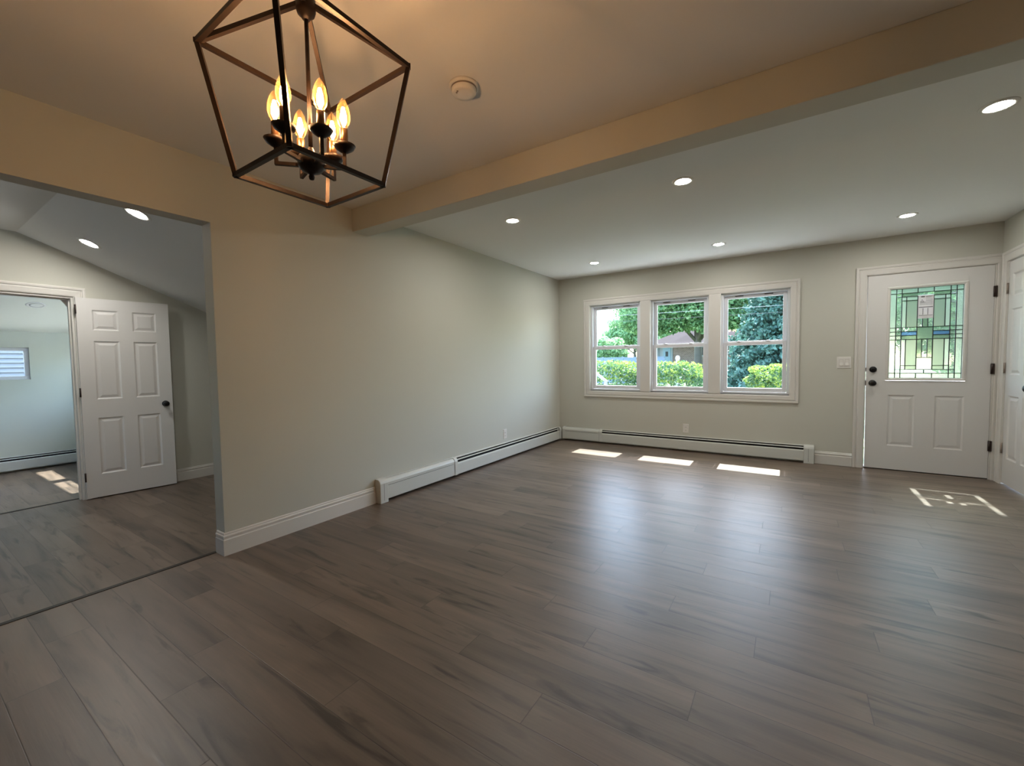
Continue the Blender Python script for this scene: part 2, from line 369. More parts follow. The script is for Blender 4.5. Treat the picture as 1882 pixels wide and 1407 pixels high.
for a, b in (g0, g1):
    f.box(a, b, -3.87, -3.83, GZ0, GZ0+.03).box(a, b, -3.87, -3.83, GZ1-.03, GZ1).box(a, a+.02, -3.87, -3.83, GZ0+.03, GZ1-.03).box(b-.02, b, -3.87, -3.83, GZ0+.03, GZ1-.03)
f.build('window_frame', M['vinyl'], wd)
f = MB()
for a, b in (g0, g1): f.box(a+.02, b-.02, -3.852, -3.848, GZ0+.03, GZ1-.03)
f.build('window_glass', M['glass'], wd)
# unseen window added to bring daylight into the side room
for i, (a, b, z0, z1) in enumerate(((-2.4, -1.7, .8, 2.1),)):
    wd = empty('window_%d' % (4+i), ((a+b)/2, -8.85, z0)); st(wd, 'added unseen window that lets daylight into the side room', 'window')
    f = MB(); f.box(a, b, -8.88, -8.82, z0, z0+.05).box(a, b, -8.88, -8.82, z1-.05, z1).box(a, a+.05, -8.88, -8.82, z0+.05, z1-.05).box(b-.05, b, -8.88, -8.82, z0+.05, z1-.05).box((a+b)/2-.03, (a+b)/2+.03, -8.88, -8.82, z0+.05, z1-.05)
    f.build('window_frame', M['vinyl'], wd)
    MB().box(a+.05, b-.05, -8.852, -8.848, z0+.05, z1-.05).build('window_glass', M['glass'], wd)

# ------------------------------------------------------------------ moulded trim
BASE = [(0, 0), (.015, 0), (.015, .098), (.011, .102), (.011, .112), (.014, .116), (.013, .124), (.008, .130), (.008, .136), (.004, .142), (0, .142)]
def sweep(mb, prof, path, z0=0):
    """horizontal moulding: path of xy points; profile stands out to the right of the path; corners mitred"""
    n = len(path); dirs = [(Vector(path[i+1])-Vector(path[i])).normalized() for i in range(n-1)]
    vs_ = []
    for i in range(n):
        a = dirs[max(i-1, 0)]; b = dirs[min(i, n-2)]
        na = Vector((a.y, -a.x)); nb = Vector((b.y, -b.x)); nn = (na+nb).normalized(); k = 1/max(.2, nn.dot(na))
        for d, z in prof:
            q = Vector(path[i])+nn*d*k; vs_.append((q.x, q.y, z0+z))
    P_ = len(prof); fs = [(i*P_+j, i*P_+(j+1) % P_, (i+1)*P_+(j+1) % P_, (i+1)*P_+j) for i in range(n-1) for j in range(P_)]
    fs += [tuple(range(P_-1, -1, -1)), tuple((n-1)*P_+j for j in range(P_))]
    mb.add(vs_, fs)
mb = MB(); sweep(mb, BASE, [(-.098, yo), (0, yo), (0, -3.517)])
st(mb.build('baseboard_left', M['trim']), 'stepped white baseboard between the opening and the heater on the left wall', 'baseboard')
mb = MB(); sweep(mb, BASE, [(3.222, 0), (3.553, 0)]); st(mb.build('baseboard_front', M['trim']), 'short white baseboard between heater and front door', 'baseboard')
mb = MB(); sweep(mb, BASE, [(W, -.86), (W, -8.8)]); st(mb.build('baseboard_right', M['trim']), 'white baseboard along the right wall past the closet door', 'baseboard')
mb = MB(); sweep(mb, BASE, [(-3.003, -4.598), (-3.003, -3.0)], FB); st(mb.build('baseboard_side_room', M['trim']), 'white baseboard behind the open door in the side room', 'baseboard')

# casing profile: (across, out)
CAS = [(0, 0), (0, .012), (.010, .016), (.050, .018), (.058, .012), (.064, .012), (.068, .019), (.084, .020), (.090, .017), (.090, 0)]
def casing(mb, x0, x1, z0, z1, mapf, closed=True, wdt=.09):
    """mitred picture-frame casing round an opening; mapf(a, z, out)"""
    cs = [(x0, z0, -1, -1), (x0, z1, -1, 1), (x1, z1, 1, 1), (x1, z0, 1, -1)]
    s_ = wdt/.09; P_ = len(CAS); vs_ = []
    for a, z, sa, sz in cs:
        if not closed and sz < 0: sz = 0
        for d, o in CAS: vs_.append(mapf(a+sa*d*s_, z+sz*d*s_, o))
    segs = [(0, 1), (1, 2), (2, 3)]+([(3, 0)] if closed else [])
    fs = [(i*P_+j, i*P_+(j+1) % P_, k*P_+(j+1) % P_, k*P_+j) for i, k in segs for j in range(P_)]
    if not closed: fs += [tuple(range(P_)), tuple(3*P_+j for j in range(P_))]
    mb.add(vs_, fs)

# ------------------------------------------------------------------ the triple window
win = empty('window_1', (1.74, .05, wz[0])); st(win, 'triple double-hung white window above the long heater', 'window')
mb = MB(); casing(mb, .504, 2.971, .762, 2.006, lambda a, z, o: (a, -o, z)); mb.build('window_casing', M['trim'], win)
units = [(.51, 1.252), (1.382, 2.112), (2.246, 2.97)]
for a, b in ((1.252, 1.382), (2.112, 2.246)):
    MB().box(a-.002, b+.002, -.018, .12, .764, 2.006).build('mullion', M['trim'], win, bevel=.003)
mb = MB(); mb.box(.51, 2.97, 0, .14, .757, .765); mb.build('window_sill', M['trim'], win)
for a, b in units:
    fr = MB()   # vinyl frame lining
    t = .028
    fr.box(a+.001, a+t, .03, .15, .767, 2.005).box(b-t, b-.001, .03, .15, .767, 2.005).box(a+t, b-t, .03, .15, 1.982, 2.005).box(a+t, b-t, .03, .15, .767, .790)
    fo = fr.build('window_frame', M['vinyl'], win, bevel=.002)
    def sash(z0, z1, y0, y1, rt, rb, name):
        s = MB(); ia, ib = a+.030, b-.030; sw = .042
        s.box(ia, ia+sw, y0, y1, z0, z1).box(ib-sw, ib, y0, y1, z0, z1).box(ia+sw, ib-sw, y0, y1, z1-rt, z1).box(ia+sw, ib-sw, y0, y1, z0, z0+rb)
        o = s.build(name, M['vinyl'], win, bevel=.003)
        MB().box(ia+sw, ib-sw, (y0+y1)/2-.002, (y0+y1)/2+.002, z0+rb, z1-rt).build('glass_pane', M['glass'], o)
        return o
    lo = sash(.792, 1.404, .045, .078, .042, .048, 'lower_sash')
    up = sash(1.378, 1.980, .082, .115, .040, .040, 'upper_sash')
    for q in (.27, .70):
        xq = a+(b-a)*q
        lk = MB(); lk.lathe([(.026, 0), (.026, .006), (.018, .010), (.010, .016), (0, .016)], (xq, .060, 1.404), n=16); lk.box(xq-.03, xq+.01, .05, .06, 1.41, 1.417)
        lk.build('sash_lock', M['vinyl'], lo)
        MB().box(xq-.045, xq+.045, .074, .0818, 1.966, 1.974).build('finger_slot', M['dark'], up)  # thin dark strip on the top rail, drawn for a finger slot

# ------------------------------------------------------------------ doors
def panel_face(mb, mapf, w_, h_, panels, yf, depth=.009, sgn=1):
    """a door face with recessed and raised fields; mapf(x, d, z)"""
    xs = sorted({0, w_}|{p[0] for p in panels}|{p[1] for p in panels}); zs = sorted({0, h_}|{p[2] for p in panels}|{p[3] for p in panels})
    for i in range(len(xs)-1):
        for j in range(len(zs)-1):
            cx_, cz_ = (xs[i]+xs[i+1])/2, (zs[j]+zs[j+1])/2
            if any(p[0] < cx_ < p[1] and p[2] < cz_ < p[3] for p in panels): continue
            mb.add([mapf(xs[i], yf, zs[j]), mapf(xs[i+1], yf, zs[j]), mapf(xs[i+1], yf, zs[j+1]), mapf(xs[i], yf, zs[j+1])], [(0, 1, 2, 3)])
    for a, b, c, d in [p for p in panels if len(p) == 4]:
        rings = [(0, 0), (.012, depth), (.020, depth), (.042, .002)]
        vs_ = []
        for ins, dp in rings:
            y = yf+sgn*dp
            vs_ += [mapf(a+ins, y, c+ins), mapf(b-ins, y, c+ins), mapf(b-ins, y, d-ins), mapf(a+ins, y, d-ins)]
        fs = [(r*4+k, r*4+(k+1) % 4, (r+1)*4+(k+1) % 4, (r+1)*4+k) for r in range(3) for k in range(4)]+[(12, 13, 14, 15)]
        mb.add(vs_, fs)
def door_edges(mb, mapf, w_, h_, y0, y1):
    for (a, b) in (((0, 0), (w_, 0)), ((w_, 0), (w_, h_)), ((w_, h_), (0, h_)), ((0, h_), (0, 0))):
        mb.add([mapf(a[0], y0, a[1]), mapf(b[0], y0, b[1]), mapf(b[0], y1, b[1]), mapf(a[0], y1, a[1])], [(0, 1, 2, 3)])
KNOB = [(0, 0), (.031, 0), (.032, .004), (.028, .009), (.012, .011), (.010, .030), (.016, .034), (.026, .042), (.0285, .052), (.025, .061), (.014, .067), (0, .068)]
def knob(mapc, axis_mat, name, parent, prof=KNOB, mat='black'):
    return MB().lathe(prof, mapc, mat=axis_mat, n=28).build(name, M[mat], parent)
AX_Y = Matrix.Rotation(PI/2, 3, 'X')        # z -> -y
AX_X = Matrix.Rotation(-PI/2, 3, 'Y')       # z -> -x
def hinge(mb, x, y, z, hh=.10, r=.008, leaf=(0, 0)):
    mb.tube([(x, y, z-hh/2), (x, y, z+hh/2)], r, 12)

# front door
fd = empty('door_1', (4.12, 0, 0)); st(fd, 'white front door with leaded glass light and two black knobs', 'door')
mb = MB(); casing(mb, 3.645, 4.590, 0, 2.052, lambda a, z, o: (min(a, 4.6245), -o, z), closed=False); mb.build('door_casing', M['trim'], fd)
mb = MB().box(3.6455, 3.6515, 0, .155, 0, 2.050).box(4.5785, 4.5875, 0, .155, 0, 2.050).box(3.6515, 4.5785, 0, .155, 2.047, 2.0555); mb.box(3.6515, 3.6635, .125, .155, .010, 2.036); mb.box(3.652, 4.578, .045, .155, 2.036, 2.047); mb.box(4.568, 4.578, .046, .155, .012, 2.036)  # outer stop strip at the left is added to block sun through the gap
mb.build('door_jamb', M['trim'], fd)
MB().box(3.652, 4.578, .004, .155, .0005, .0095).build('threshold', M['alum'], fd)
dw, dh = 4.5765-3.658, 2.034
fx = lambda x, y, z: (3.658+x+(-.003+.0065*z/dh*0+.006*(1-z/dh) if x < .03 else 0), y, .0105+z)
LX0, LX1, LZ0, LZ1 = 3.815-3.658, 4.405-3.658, .945-.0105, 1.915-.0105
pans = [(3.836-3.658, 4.045-3.658, .25, .785), (4.193-3.658, 4.402-3.658, .25, .785)]
leaf = MB(); hole = [(LX0, LX1, LZ0, LZ1, 'x')]
panel_face(leaf, fx, dw, dh, pans+hole, .0, depth=.007); panel_face(leaf, fx, dw, dh, pans+hole, .044, depth=.007, sgn=-1)
door_edges(leaf, fx, dw, dh, 0, .044)
for a, b in (((LX0, LZ0), (LX1, LZ0)), ((LX1, LZ0), (LX1, LZ1)), ((LX1, LZ1), (LX0, LZ1)), ((LX0, LZ1), (LX0, LZ0))):
    leaf.add([fx(a[0], 0, a[1]), fx(b[0], 0, b[1]), fx(b[0], .044, b[1]), fx(a[0], .044, a[1])], [(0, 1, 2, 3)])
dl = leaf.build('door_leaf', M['door'], fd, fix=False)
# glazing frame and leaded light
GX0, GX1, GZa, GZb = 3.840, 4.380, .972, 1.887
mb = MB()
ring = [(.025, .0, .0), (.025, .010, .0), (.012, .012, .0), (.0, .004, .0), (.0, -.02, .0)]
vs_ = []
for d, o, _ in ring:
    vs_ += [(GX0-d, -o, GZa-d), (GX1+d, -o, GZa-d), (GX1+d, -o, GZb+d), (GX0-d, -o, GZb+d)]
mb.add(vs_, [(r*4+k, r*4+(k+1) % 4, (r+1)*4+(k+1) % 4, (r+1)*4+k) for r in range(4) for k in range(4)])
mb.build('glazing_frame', M['trim'], fd)
gw, gh = GX1-GX0, GZb-GZa
U = [0, .09, .168, .235, .39, .61, .765, .832, .91, 1]
def gx(u): return GX0+u*gw
def gz(v): return GZb-v*gh
YG = .020
panes = {'granite_glass': MB(), 'frost_glass': MB(), 'bevel_glass': MB(), 'green_glass': MB(), 'blue_glass': MB()}
lead = MB(); seen_l = set()
def pane(kind, u0, u1, v0, v1):
    panes[kind].box(gx(u0), gx(u1), YG, YG+.004, gz(v1), gz(v0))
def cameV(u, v0, v1, t=.0032): lead.box(gx(u)-t, gx(u)+t, YG-.004, YG+.008, gz(v1), gz(v0))
def cameH(v, u0, u1, t=.0032): lead.box(gx(u0), gx(u1), YG-.0045, YG+.0085, gz(v)-t, gz(v)+t)
V0, V1, V2 = .05, .09, .133
B = [.433, .478, .522, .567]
# outer border
for a, b in ((0, .09), (.09, .168), (.168, .39), (.39, .61), (.61, .832), (.832, .91), (.91, 1)):
    pane('granite_glass', a, b, 0, V0); pane('granite_glass', a, b, .945, 1)
for a, b in ((0, .09), (.91, 1)):
    for c, d in ((V0, B[0]), (B[0], B[1]), (B[1], B[2]), (B[2], B[3]), (B[3], .945)): pane('granite_glass', a, b, c, d)
# bevel ring
for a, b in ((.09, .168), (.832, .91)):
    for c, d in ((V1, B[0]), (B[0], B[1]), (B[1], B[2]), (B[2], B[3]), (B[3], .905)): pane('bevel_glass', a, b, c, d)
    pane('bevel_glass', a, b, V0, V1); pane('bevel_glass', a, b, .905, .945)
pane('green_glass', .168, .39, V0, V1); pane('bevel_glass', .39, .61, V0, V1); pane('green_glass', .61, .832, V0, V1)
pane('bevel_glass', .168, .5, .905, .945); pane('bevel_glass', .5, .832, .905, .945)
# side fields
for s in (0, 1):
    m_ = (lambda u: u) if s == 0 else (lambda u: 1-u)
    def q(k, a, b, c, d):
        a, b = sorted((m_(a), m_(b))); pane(k, a, b, c, d)
    q('granite_glass', .168, .235, V1, V2); q('granite_glass', .235, .39, V1, V2); q('granite_glass', .168, .235, V2, B[0]); q('frost_glass', .235, .39, V2, B[0])
    q('granite_glass', .168, .235, B[3], .86); q('granite_glass', .168, .235, .86, .905); q('frost_glass', .235, .39, B[3], .86); q('frost_glass', .235, .39, .86, .905)
    for i in range(3): q(('bevel_glass', 'blue_glass', 'green_glass')[i], .168, .39, B[i], B[i+1])
# centre
pane('bevel_glass', .39, .61, V1, .30)
for i in range(3):
    a = .39+.22*i/3; b = .39+.22*(i+1)/3
    pane('green_glass' if i == 1 else 'bevel_glass', a, b, .30, B[0]); pane('bevel_glass' if i == 1 else 'green_glass', a, b, B[3], .77)
pane('green_glass', .39, .61, B[0], B[3]); pane('granite_glass', .39, .61, .77, .905)
for u in (.09, .168, .832, .91): cameV(u, 0, 1)
for u in (.39, .61): cameV(u, 0, V0); cameV(u, V1, .905); cameV(u, .945, 1)
cameV(.5, .905, .945)
for u in (.235, .765): cameV(u, V1, B[0]); cameV(u, B[3], .905)
for u in (.39+.22/3, .39+.44/3): cameV(u, .30, B[0], .0028); cameV(u, B[3], .77, .0028)
cameH(V0, 0, 1); cameH(V1, .09, .91); cameH(V2, .168, .39); cameH(V2, .61, .832)
for v in B: cameH(v, 0, .39); cameH(v, .61, 1)
cameH(B[0], .39, .61); cameH(B[3], .39, .61); cameH(.77, .39, .61)
cameH(.86, .168, .39); cameH(.86, .61, .832); cameH(.905, .09, .91); cameH(.945, 0, 1); cameH(.30, .39, .61)
for k in (0, 1): cameV(k, 0, 1, .003); cameH(k, 0, 1, .003)
nm = {'granite_glass': 'rippled glass', 'frost_glass': 'frosted glass', 'bevel_glass': 'clear bevelled glass', 'green_glass': 'green tinted glass', 'blue_glass': 'blue tinted glass'}
for k, v in panes.items():
    o = v.build('glass_pane', M[k], fd); o['label'] = nm[k]
lead.build('lead_came', M['lead'], fd)
# paper label stuck on the glass
lb = empty('paper_label', (gx(.5), YG-.008, gz(.2))); tag(lb, 'white printed paper label stuck on the front door glass', 'label')
MB().box(gx(.395), gx(.605), YG-.0075, YG-.0065, gz(.34), gz(.085)).build('sheet', M['paper'], lb)
ik = MB(); yk = YG-.0082
def inkr(u0, u1, v0, v1): ik.box(gx(.395+.21*u0), gx(.395+.21*u1), yk, YG-.0076, gz(.085+.255*v1), gz(.085+.255*v0))
inkr(.18, .42, .045, .09); inkr(.5, .93, .05, .065); inkr(.5, .85, .085, .1)
for k in range(5): inkr(.5 if k < 2 else .1, .93, .17+.055*k, .182+.055*k)
for a, b in (((.14, .30), (.25, .18)), ((.25, .18), (.36, .30)), ((.14, .30), (.36, .30))):
    pa = (gx(.395+.21*a[0]), yk, gz(.085+.255*a[1])); pb = (gx(.395+.21*b[0]), yk, gz(.085+.255*b[1])); ik.bar(pa, pb, .002, .002)
inkr(.04, .96, .50, .53); inkr(.30, .34, .56, .84); inkr(.62, .66, .56, .84); inkr(.06, .95, .86, .875)
ik.build('printing', M['ink'], lb)
# hardware
knob((3.710, 0, .918), AX_Y, 'door_knob', fd)
DB = [(0, 0), (.031, 0), (.032, .005), (.029, .014), (.024, .018), (0, .019)]
d_ = MB().lathe(DB, (3.713, 0, 1.062), mat=AX_Y, n=28); d_.box(3.698, 3.728, -.034, -.018, 1.056, 1.068); d_.build('deadbolt', M['black'], fd)
MB().box(3.6505, 3.6605, .012, .032, .89, .945).box(3.6505, 3.6605, .014, .030, 1.045, 1.08).build('latch_bolt', M['black'], fd)
for z in (1.795, 1.065, .325):
    h_ = MB(); hinge(h_, 4.5785, -.008, z); h_.box(4.570, 4.5775, -.003, .0, z-.05, z+.05); h_.box(4.5795, 4.592, -.0215, -.0, z-.05, z+.05); h_.build('hinge', M['hinge'], fd)

# closet door on the right wall
cd = empty('door_2', (W, -.45, 0)); st(cd, 'white six-panel closet door at the right edge of view', 'door')
mb = MB(); casing(mb, -.770, -.130, 0, 2.045, lambda a, z, o: (W-o, min(a, -.0205), z), closed=False); mb.build('door_casing', M['trim'], cd)
mb = MB().box(W, W+.11, -.1345, -.126, 0, 2.045).box(W, W+.11, -.774, -.766, 0, 2.045).box(W, W+.11, -.766, -.1345, 2.041, 2.0495); mb.build('door_jamb', M['trim'], cd)
def six(w_, h_, sx=.112, mx=.11):
    pw = (w_-2*sx-mx)/2
    return [(x, x+pw, z0*h_/2.03, z1*h_/2.03) for x in (sx, sx+pw+mx) for z0, z1 in ((.235, .815), (1.005, 1.60), (1.71, 1.915))]
w_ = .627; h_ = 2.022
cx_ = lambda x, y, z: (W+.004+y, -.137-x, .014+z)
lf = MB(); P6 = six(w_, h_, .075, .07); panel_face(lf, cx_, w_, h_, P6, 0); panel_face(lf, cx_, w_, h_, P6, .035, sgn=-1); door_edges(lf, cx_, w_, h_, 0, .035)
lf.build('door_leaf', M['door'], cd)
knob((W+.004, -.137-w_+.065, .915), AX_X, 'door_knob', cd)
for z in (1.80, 1.075, .335):
    h2 = MB(); hinge(h2, W-.004, -.1345, z, .095, .0075); h2.build('hinge', M['hingep'], cd)

# open door in the side room
bd_ = empty('door_3', (-2.958, -4.692, FB)); st(bd_, 'white six-panel interior door swung open against the far wall of the side room', 'door')
mb = MB(); casing(mb, DY0, DY1, FB, 1.903, lambda a, z, o: (-3.003+o, a, z), closed=False); mb.build('door_casing', M['trim'], bd_)
mb = MB().box(-3.125, -3.005, DY1-.016, DY1+.0, FB, 1.90).box(-3.125, -3.005, DY0, DY0+.016, FB, 1.90).box(-3.125, -3.005, DY0+.016, DY1-.016, 1.885, 1.904)
mb.box(-3.09, -3.05, DY1-.028, DY1-.016, FB, 1.885).box(-3.09, -3.05, DY0+.016, DY1-.028, 1.873, 1.885)
mb.prism([(DY1-.016, 1.885), (DY1-.016, 1.80), (DY1-.072, 1.885)], lambda p, t: (t, p[0], p[1]), -3.124, -3.10)
mb.build('door_jamb', M['trim'], bd_)
P0 = Vector((-2.960, -4.690)); P1 = Vector((-2.872, -3.972)); D_ = (P1-P0); w_ = D_.length; D_.normalize(); N_ = Vector((-D_.y, D_.x))  # away from the viewer
bx_ = lambda x, y, z: (P0.x+D_.x*x+N_.x*y, P0.y+D_.y*x+N_.y*y, FB+.012+z)
lf = MB(); h_ = 2.026; P6 = six(w_, h_); panel_face(lf, bx_, w_, h_, P6, 0); panel_face(lf, bx_, w_, h_, P6, .035, sgn=-1); door_edges(lf, bx_, w_, h_, 0, .035)
lf.build('door_leaf', M['door'], bd_)
kz = .80-FB
rot = Vector((0, 0, 1)).rotation_difference(Vector((-N_.x, -N_.y, 0))).to_matrix()
knob(bx_(w_-.065, 0, .918), rot, 'door_knob', bd_)
MB().lathe(KNOB[:6], bx_(w_-.065, .035, .918), mat=Vector((0, 0, 1)).rotation_difference(Vector((N_.x, N_.y, 0))).to_matrix(), n=20).build('door_knob', M['black'], bd_)
for z in (1.80, .97, .11):
    h3 = MB(); c_ = bx_(-.004, -.006, 0); hinge(h3, c_[0], c_[1], z-.02, .09, .007); h3.build('hinge', M['hinge'], bd_)

# ------------------------------------------------------------------ baseboard heaters
def heater(mapf, s0, s1, label, joints, closed, caps, z0=0, name='baseboard_heater', loc=(0, 0, 0)):
    """s along the wall, d out of it; closed = ranges with a blank cover; caps = end caps"""
    r = empty(name, loc); tag(r, label, 'heater')
    B_ = lambda mb, a, b, d0, d1, za, zb: mb.prism([(d0, za), (d1, za), (d1, zb), (d0, zb)], lambda p, t: mapf(t, p[0], z0+p[1]), a, b)
    back = MB(); B_(back, s0, s1, .001, .004, .02, .195)
    back.prism([(.004, .195), (.004, .200), (.020, .200), (.026, .196), (.026, .190)], lambda p, t: mapf(t, p[0], z0+p[1]), s0, s1)
    back.build('back_panel', M['heater'], r)
    ins = MB(); B_(ins, s0+.01, s1-.01, .006, .052, .036, .135); B_(ins, s0+.01, s1-.01, .0045, .006, .135, .1935); ins.build('element_and_slot_shade', M['dark'], r)  # dark element box, plus a dark strip painting the shade inside the slot
    fr = MB(); fr.prism([(.060, .028), (.066, .028), (.066, .138), (.063, .146), (.055, .150), (.054, .147), (.060, .142), (.061, .136)], lambda p, t: mapf(t, p[0], z0+p[1]), s0, s1)
    fr.build('front_cover', M['heater'], r)
    opens = []; cur = s0
    for a, b in closed:
        if a > cur: opens.append((cur, a))
        cur = b
    if cur < s1: opens.append((cur, s1))
    dm = MB()
    for a, b in opens:
        dm.prism([(.034, .176), (.046, .1695), (.047, .172), (.035, .179)], lambda p, t: mapf(t, p[0], z0+p[1]), a, b)
    if opens: dm.build('damper', M['heater'], r)
    cv = MB()
    for a, b in closed:
        cv.prism([(.0262, .186), (.0262, .199), (.045, .196), (.060, .182), (.0675, .168), (.0675, .142), (.0655, .142), (.064, .170), (.052, .178)], lambda p, t: mapf(t, p[0], z0+p[1]), a, b)
        cv.build('top_cover', M['heater'], r); cv = MB()
        gp = MB()
        for q0, q1 in (((.0262, .1992), (.0285, .1992)), ((.0676, .1435), (.0676, .1460))):
            gp.prism([(q0[0], q0[1]), (q1[0], q1[1]), (q1[0]+.0006, q1[1]+.0006), (q0[0]+.0006, q0[1]+.0006)], lambda p, t: mapf(t, p[0], z0+p[1]), a+.02, b-.02)
        gp.build('seam', M['dark'], r)
    for j in joints:
        c = MB(); c.prism([(.003, .196), (.003, .204), (.045, .203), (.062, .188), (.0705, .168), (.0705, .024), (.0665, .024), (.0665, .165), (.058, .182), (.042, .196)], lambda p, t: mapf(t, p[0], z0+p[1]), j-.022, j+.022)
        c.build('joint_strap', M['heater'], r)
        c = MB(); c.prism([(.045, .2025), (.0625, .1875), (.0708, .168), (.0708, .024), (.0700, .024), (.0700, .165), (.0615, .185), (.045, .200)], lambda p, t: mapf(t, p[0], z0+p[1]), j-.0235, j-.0215); c.build('seam', M['dark'], r)
    for a, b in caps:
        c = MB(); c.prism([(.001, .0), (.072, .0), (.072, .170), (.064, .190), (.045, .204), (.001, .206)], lambda p, t: mapf(t, p[0], z0+p[1]), a, b)
        c.build('end_cap', M['heater'], r, bevel=.004)
        e_ = b-.045 if a == s0 or a < s0 else a+.045
        c = MB(); c.prism([(.0718, .02), (.0724, .02), (.0724, .168), (.0718, .168)], lambda p, t: mapf(t, p[0], z0+p[1]), e_-.0012, e_+.0012); c.build('seam', M['dark'], r)
    return r
heater(lambda s, d, z: (d, s, z), -3.49, -.09, 'long cream baseboard heater along the left wall', [-2.53, -.11], [(-3.49, -2.55)], [(-3.515, -3.43)], loc=(.03, -1.8, 0))
heater(lambda s, d, z: (s, -d, z), .0755, 3.20, 'long cream baseboard heater under the triple window', [.69, .10], [(.0755, .668)], [(3.118, 3.216)], loc=(1.6, -.03, 0))
heater(lambda s, d, z: (X1+d, s, z), -7.0, -3.95, 'cream baseboard heater on the green-lit wall of the far room', [], [], [(-4.0, -3.95)], z0=FB, loc=(X1+.03, -5.0, FB))

# ------------------------------------------------------------------ electrical plates
def plate(mapf, label, cat, name, kind, w_=.074, h_=.12):
    r = empty(name, mapf(0, 0, 0)); tag(r, label, cat)
    p = MB(); pts = [(-w_/2, -h_/2), (w_/2, -h_/2), (w_/2, h_/2), (-w_/2, h_/2)]
    i_ = .004; vs_ = [mapf(a, .0, b) for a, b in pts]+[mapf(a*(1-2*i_/w_), .006, b*(1-2*i_/h_)) for a, b in pts]
    p.add(vs_, [(0, 1, 5, 4), (1, 2, 6, 5), (2, 3, 7, 6), (3, 0, 4, 7), (4, 5, 6, 7), (3, 2, 1, 0)]); p.build('cover_plate', M['plastic'], r)
    bx = lambda mb, a0, a1, o0, o1, b0, b1: mb.prism([(a0, b0), (a1, b0), (a1, b1), (a0, b1)], lambda q, t: mapf(q[0], t, q[1]), o0, o1)
    if kind == 'outlet':
        for zc_ in (-.02, .02):
            q = MB(); bx(q, -.017, .017, .006, .0085, zc_-.014, zc_+.014); rc = q.build('receptacle', M['plastic'], r, bevel=.002)
            q = MB(); bx(q, -.008, -.006, .0085, .0088, zc_-.004, zc_+.006); bx(q, .006, .008, .0085, .0088, zc_-.004, zc_+.006); bx(q, -.002, .002, .0085, .0088, zc_-.011, zc_-.007); q.build('slots', M['dark'], rc)
    else:
        for xc_ in (-.024, .024):
            q = MB(); bx(q, xc_-.0175, xc_+.0175, .0059, .0066, -.0345, .0345); q.build('rocker_surround', M['hingep'], r)
            q = MB(); q.prism([(-.033, .0067), (-.033, .014), (0, .008), (.033, .0085), (.033, .0067)], lambda p_, t: mapf(t, p_[1], p_[0]), xc_-.016, xc_+.016); q.build('rocker_switch', M['plastic'], r)
    return r
plate(lambda a, o, b: (1.843+a, -o, .294+b), 'white wall outlet below the triple window', 'outlet', 'wall_outlet', 'outlet')
plate(lambda a, o, b: (o, -1.519+a, .300+b), 'white wall outlet above the heater on the left wall', 'outlet', 'wall_outlet', 'outlet')
plate(lambda a, o, b: (3.469+a, -o, 1.138+b), 'white double rocker light switch beside the front door', 'switch', 'light_switch', 'switch', .124, .126)

# ------------------------------------------------------------------ recessed lights
def downlight(loc, label, group=None, lit=True, rotm=None, r=.062):
    e = empty('recessed_light', loc); tag(e, label, 'recessed light', group)
    mt = rotm or Matrix.Identity(3)
    MB().lathe([(r*.80, -.0035), (r*.84, -.006), (r*.97, -.007), (r*1.12, -.003), (r*1.16, 0)], loc, mat=mt, n=36).build('trim_ring', M['ceil'] if not lit else M['plastic'], e)
    MB().lathe([(0, -.0048), (r*.5, -.0045), (r*.8, -.0034)], loc, mat=mt, n=36).build('lens', M['lens'] if lit else M['lensoff'], e)
    return e
GL = 'recessed lights in the flat ceiling past the beam'
names = {(.885, -.745): 'small lit recessed light nearest the left wall by the triple window', (2.31, -.745): 'lit recessed light in the middle of the row along the window wall',
         (3.82, -.765): 'lit recessed light above the front door', (.905, -2.68): 'lit recessed light near the left wall, just past the beam',
         (2.32, -2.67): 'lit recessed light in the middle of the row along the beam', (3.82, -2.69): 'largest lit recessed light at the upper right edge'}
for (x, y), lb_ in names.items(): downlight((x, y, H), lb_, GL)
SL = Matrix.Rotation(-math.atan(.403), 3, 'X')
GS = 'recessed lights in the sloped side room ceiling'
downlight((-2.34, -4.70, zc(-4.70)), 'lit recessed light on the sloped ceiling, the farther one, above the open door', GS, rotm=SL, r=.075)
downlight((-1.07, -4.71, zc(-4.71)), 'lit recessed light on the sloped ceiling, the nearer one beside the opening', GS, rotm=SL, r=.075)
downlight((-4.72, -4.685, 1.694+.35*(5.516-4.72)), 'unlit round recessed light in the far room ceiling', lit=False, rotm=Matrix.Rotation(-math.atan(.35), 3, 'Y'), r=.075)

# ------------------------------------------------------------------ smoke detector
sd = empty('smoke_detector', (1.71, -4.325, H)); tag(sd, 'round white smoke detector on the ceiling beside the chandelier', 'smoke detector')
c = (1.708, -4.318, H)
MB().lathe([(.066, 0), (.066, -.010), (.058, -.012)], c, n=40).build('base_ring', M['plastic'], sd)
MB().lathe([(.056, -.012), (.057, -.014), (.055, -.030), (.050, -.037), (.030, -.039), (0, -.039)], c, n=40).build('housing', M['plastic'], sd)
s_ = MB(); s_.lathe([(.0575, -.013), (.0578, -.018), (.0575, -.019)], c, n=40); s_.build('vent_slot', M['hingep'], sd)
MB().lathe([(.004, -.0388), (.004, -.0405), (0, -.041)], (c[0]-.018, c[1]-.030, c[2]), n=12).lathe([(.004, -.0388), (.004, -.0402), (0, -.0405)], (c[0]-.008, c[1]-.036, c[2]), n=12).build('test_button', M['hingep'], sd)

